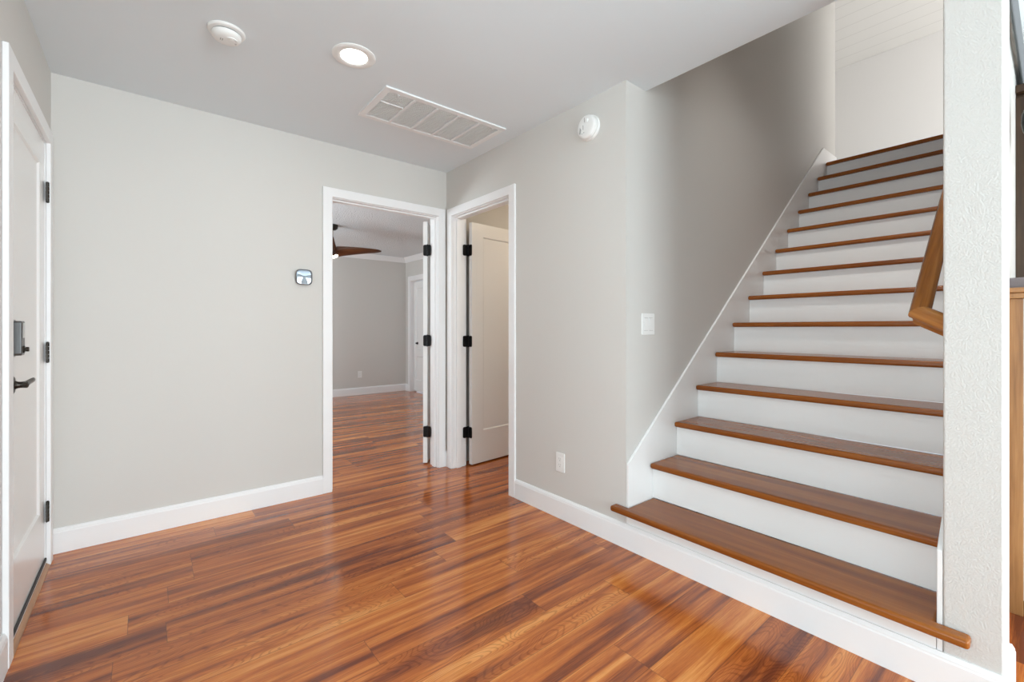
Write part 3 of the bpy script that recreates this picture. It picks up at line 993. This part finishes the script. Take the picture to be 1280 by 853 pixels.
for k in range(3):
    a0 = math.radians(-15 + 120 * k)
    bm = bmesh.new()
    rings = []
    for i in range(15):
        t = i / 14
        r_ = 0.050 + 0.545 * t
        wdt = (0.040 + 0.045 * (1 - t) ** 0.8) * (1.0 if t < 0.85 else math.sqrt(max(0.03, 1 - ((t - 0.85) / 0.155) ** 2)))
        yc = -0.035 * math.sin(math.pi * t * 0.9)
        zc = -0.335 + 0.045 * t ** 0.7
        tw = math.radians(-(24 * (1 - t) ** 0.8 + 14))
        th_ = 0.034 * (1 - t) ** 1.3 + 0.009
        ring = []
        for j in range(12):
            u = 2 * math.pi * j / 12
            a, b_ = wdt * math.cos(u), th_ * math.sin(u)
            ring.append((r_, yc + a * math.cos(tw) - b_ * math.sin(tw), zc + a * math.sin(tw) + b_ * math.cos(tw)))
        rings.append(ring)
    loft(bm, rings)
    bl = link('blade', bm, 'fanwood', fan, smooth=True, angle=60)
    bl.rotation_euler = (0, 0, a0)

# side room ceiling lamp (its glow warms the narrow doorway)
sl = empty('ceiling_lamp', (2.95, 2.35, HC), 'warm lamp on the ceiling of the small room behind the narrow doorway', 'ceiling light')
bm = lathe(bmesh.new(), [(0.13, 0.0), (0.13, -0.02), (0.12, -0.025)], seg=40)
link('pan', bm, 'bronze', sl, smooth=True)
bm = lathe(bmesh.new(), [(0.118, -0.024), (0.112, -0.05), (0.08, -0.075), (0.03, -0.088), (0.01, -0.09)], seg=40)
link('shade', bm, 'sidelamp' if 'sidelamp' in M else 'fanlamp', sl, smooth=True)

# ------------------------------------------------------------------ things beyond the wall end, at the right edge
cx0 = 2.69
cb = empty('wood_cabinet', (cx0, -0.25, 0), 'brown wood half height cabinet at the right edge behind the wall end', 'cabinet')
co = Vector((cx0, -0.25, 0))


def cab(name, bm_, mat, bevel=0.002):
    bmesh.ops.translate(bm_, verts=bm_.verts[:], vec=-co)
    return link(name, bm_, mat, cb, bevel)


cy1 = YD0 + 0.040
cab('carcass', boxes(((cx0 + 0.02, -0.75, 0.0), (cx0 + 0.5, cy1, 1.262))), 'cabinet')
cab('stile', boxes(((cx0, cy1 - 0.052, 0.0), (cx0 + 0.02, cy1, 1.262))), 'cabinet')
cab('inlay_strip', boxes(((cx0 + 0.012, cy1 - 0.058, 0.06), (cx0 + 0.0198, cy1 - 0.052, 1.262))), 'trim', 0.0)
cab('door_panel', boxes(((cx0 + 0.004, -0.70, 0.03), (cx0 + 0.0198, cy1 - 0.060, 1.262))), 'cabinet', 0.004)
cab('cap_rail', boxes(((cx0 - 0.008, -0.75, 1.2625), (cx0 + 0.5, cy1, 1.285))), 'cabinet', 0.003)
cab('cabinet_top', boxes(((cx0 - 0.016, -0.76, 1.2855), (cx0 + 0.51, cy1, 1.306))), 'cabinet', 0.004)
gb = tag(link('grey_box', boxes(((cx0 + 0.02, cy1 - 0.056, 1.3062), (cx0 + 0.14, cy1 - 0.002, 1.348))), 'greybox', None, 0.002), 'small dark grey box standing on the end of the wood cabinet', 'box')

px0 = 3.50
pan = empty('pantry_cabinet', (px0, -0.25, 0), 'tall dark wood cabinet far back at the right edge of the view', 'cabinet')
po = Vector((px0, -0.25, 0))
for nm_, a_, b_, mt_ in (('carcass', (px0 + 0.02, -0.70, 0), (px0 + 0.5, YD0 + 0.0415, 2.36), 'darkwood'), ('stile', (px0, YD0 + 0.005, 0), (px0 + 0.0198, YD0 + 0.0415, 2.34), 'darkwood'),
                         ('door_panel', (px0 + 0.006, -0.68, 0.05), (px0 + 0.0198, YD0 + 0.002, 2.33), 'cabinet'), ('cornice', (px0 - 0.02, -0.71, 2.361), (px0 + 0.5, YD0 + 0.0415, 2.40), 'darkwood')):
    b__ = boxes((a_, b_))
    bmesh.ops.translate(b__, verts=b__.verts[:], vec=-po)
    link(nm_, b__, mt_, pan, 0.003)

pl = empty('pendant_lamp', (3.00, 0.008, HC), 'black pendant lamp shade hanging above the wood cabinet at the right edge', 'pendant lamp')
bm = lathe(bmesh.new(), [(0.055, 0.0), (0.055, -0.018), (0.045, -0.024), (0.010, -0.028)], seg=32)
link('canopy', bm, 'black', pl, smooth=True)
bm = lathe(bmesh.new(), [(0.004, -0.02), (0.004, -0.27)], seg=12)
link('cord', bm, 'black', pl, smooth=True)
bm = lathe(bmesh.new(), [(0.022, -0.245), (0.026, -0.27), (0.055, -0.285), (0.084, -0.315), (0.098, -0.355), (0.100, -0.395), (0.094, -0.43), (0.080, -0.460), (0.060, -0.470)], seg=40)
link('lamp_shade', bm, 'black', pl, smooth=True)

# ------------------------------------------------------------------ lamp light of the recessed fitting
area_light('recessed_light_glow', (0.768, 2.124, HC - 0.012), (0.768, 2.124, 0), 0.12, 0.12, 3.0, (1.0, 0.95, 0.88))
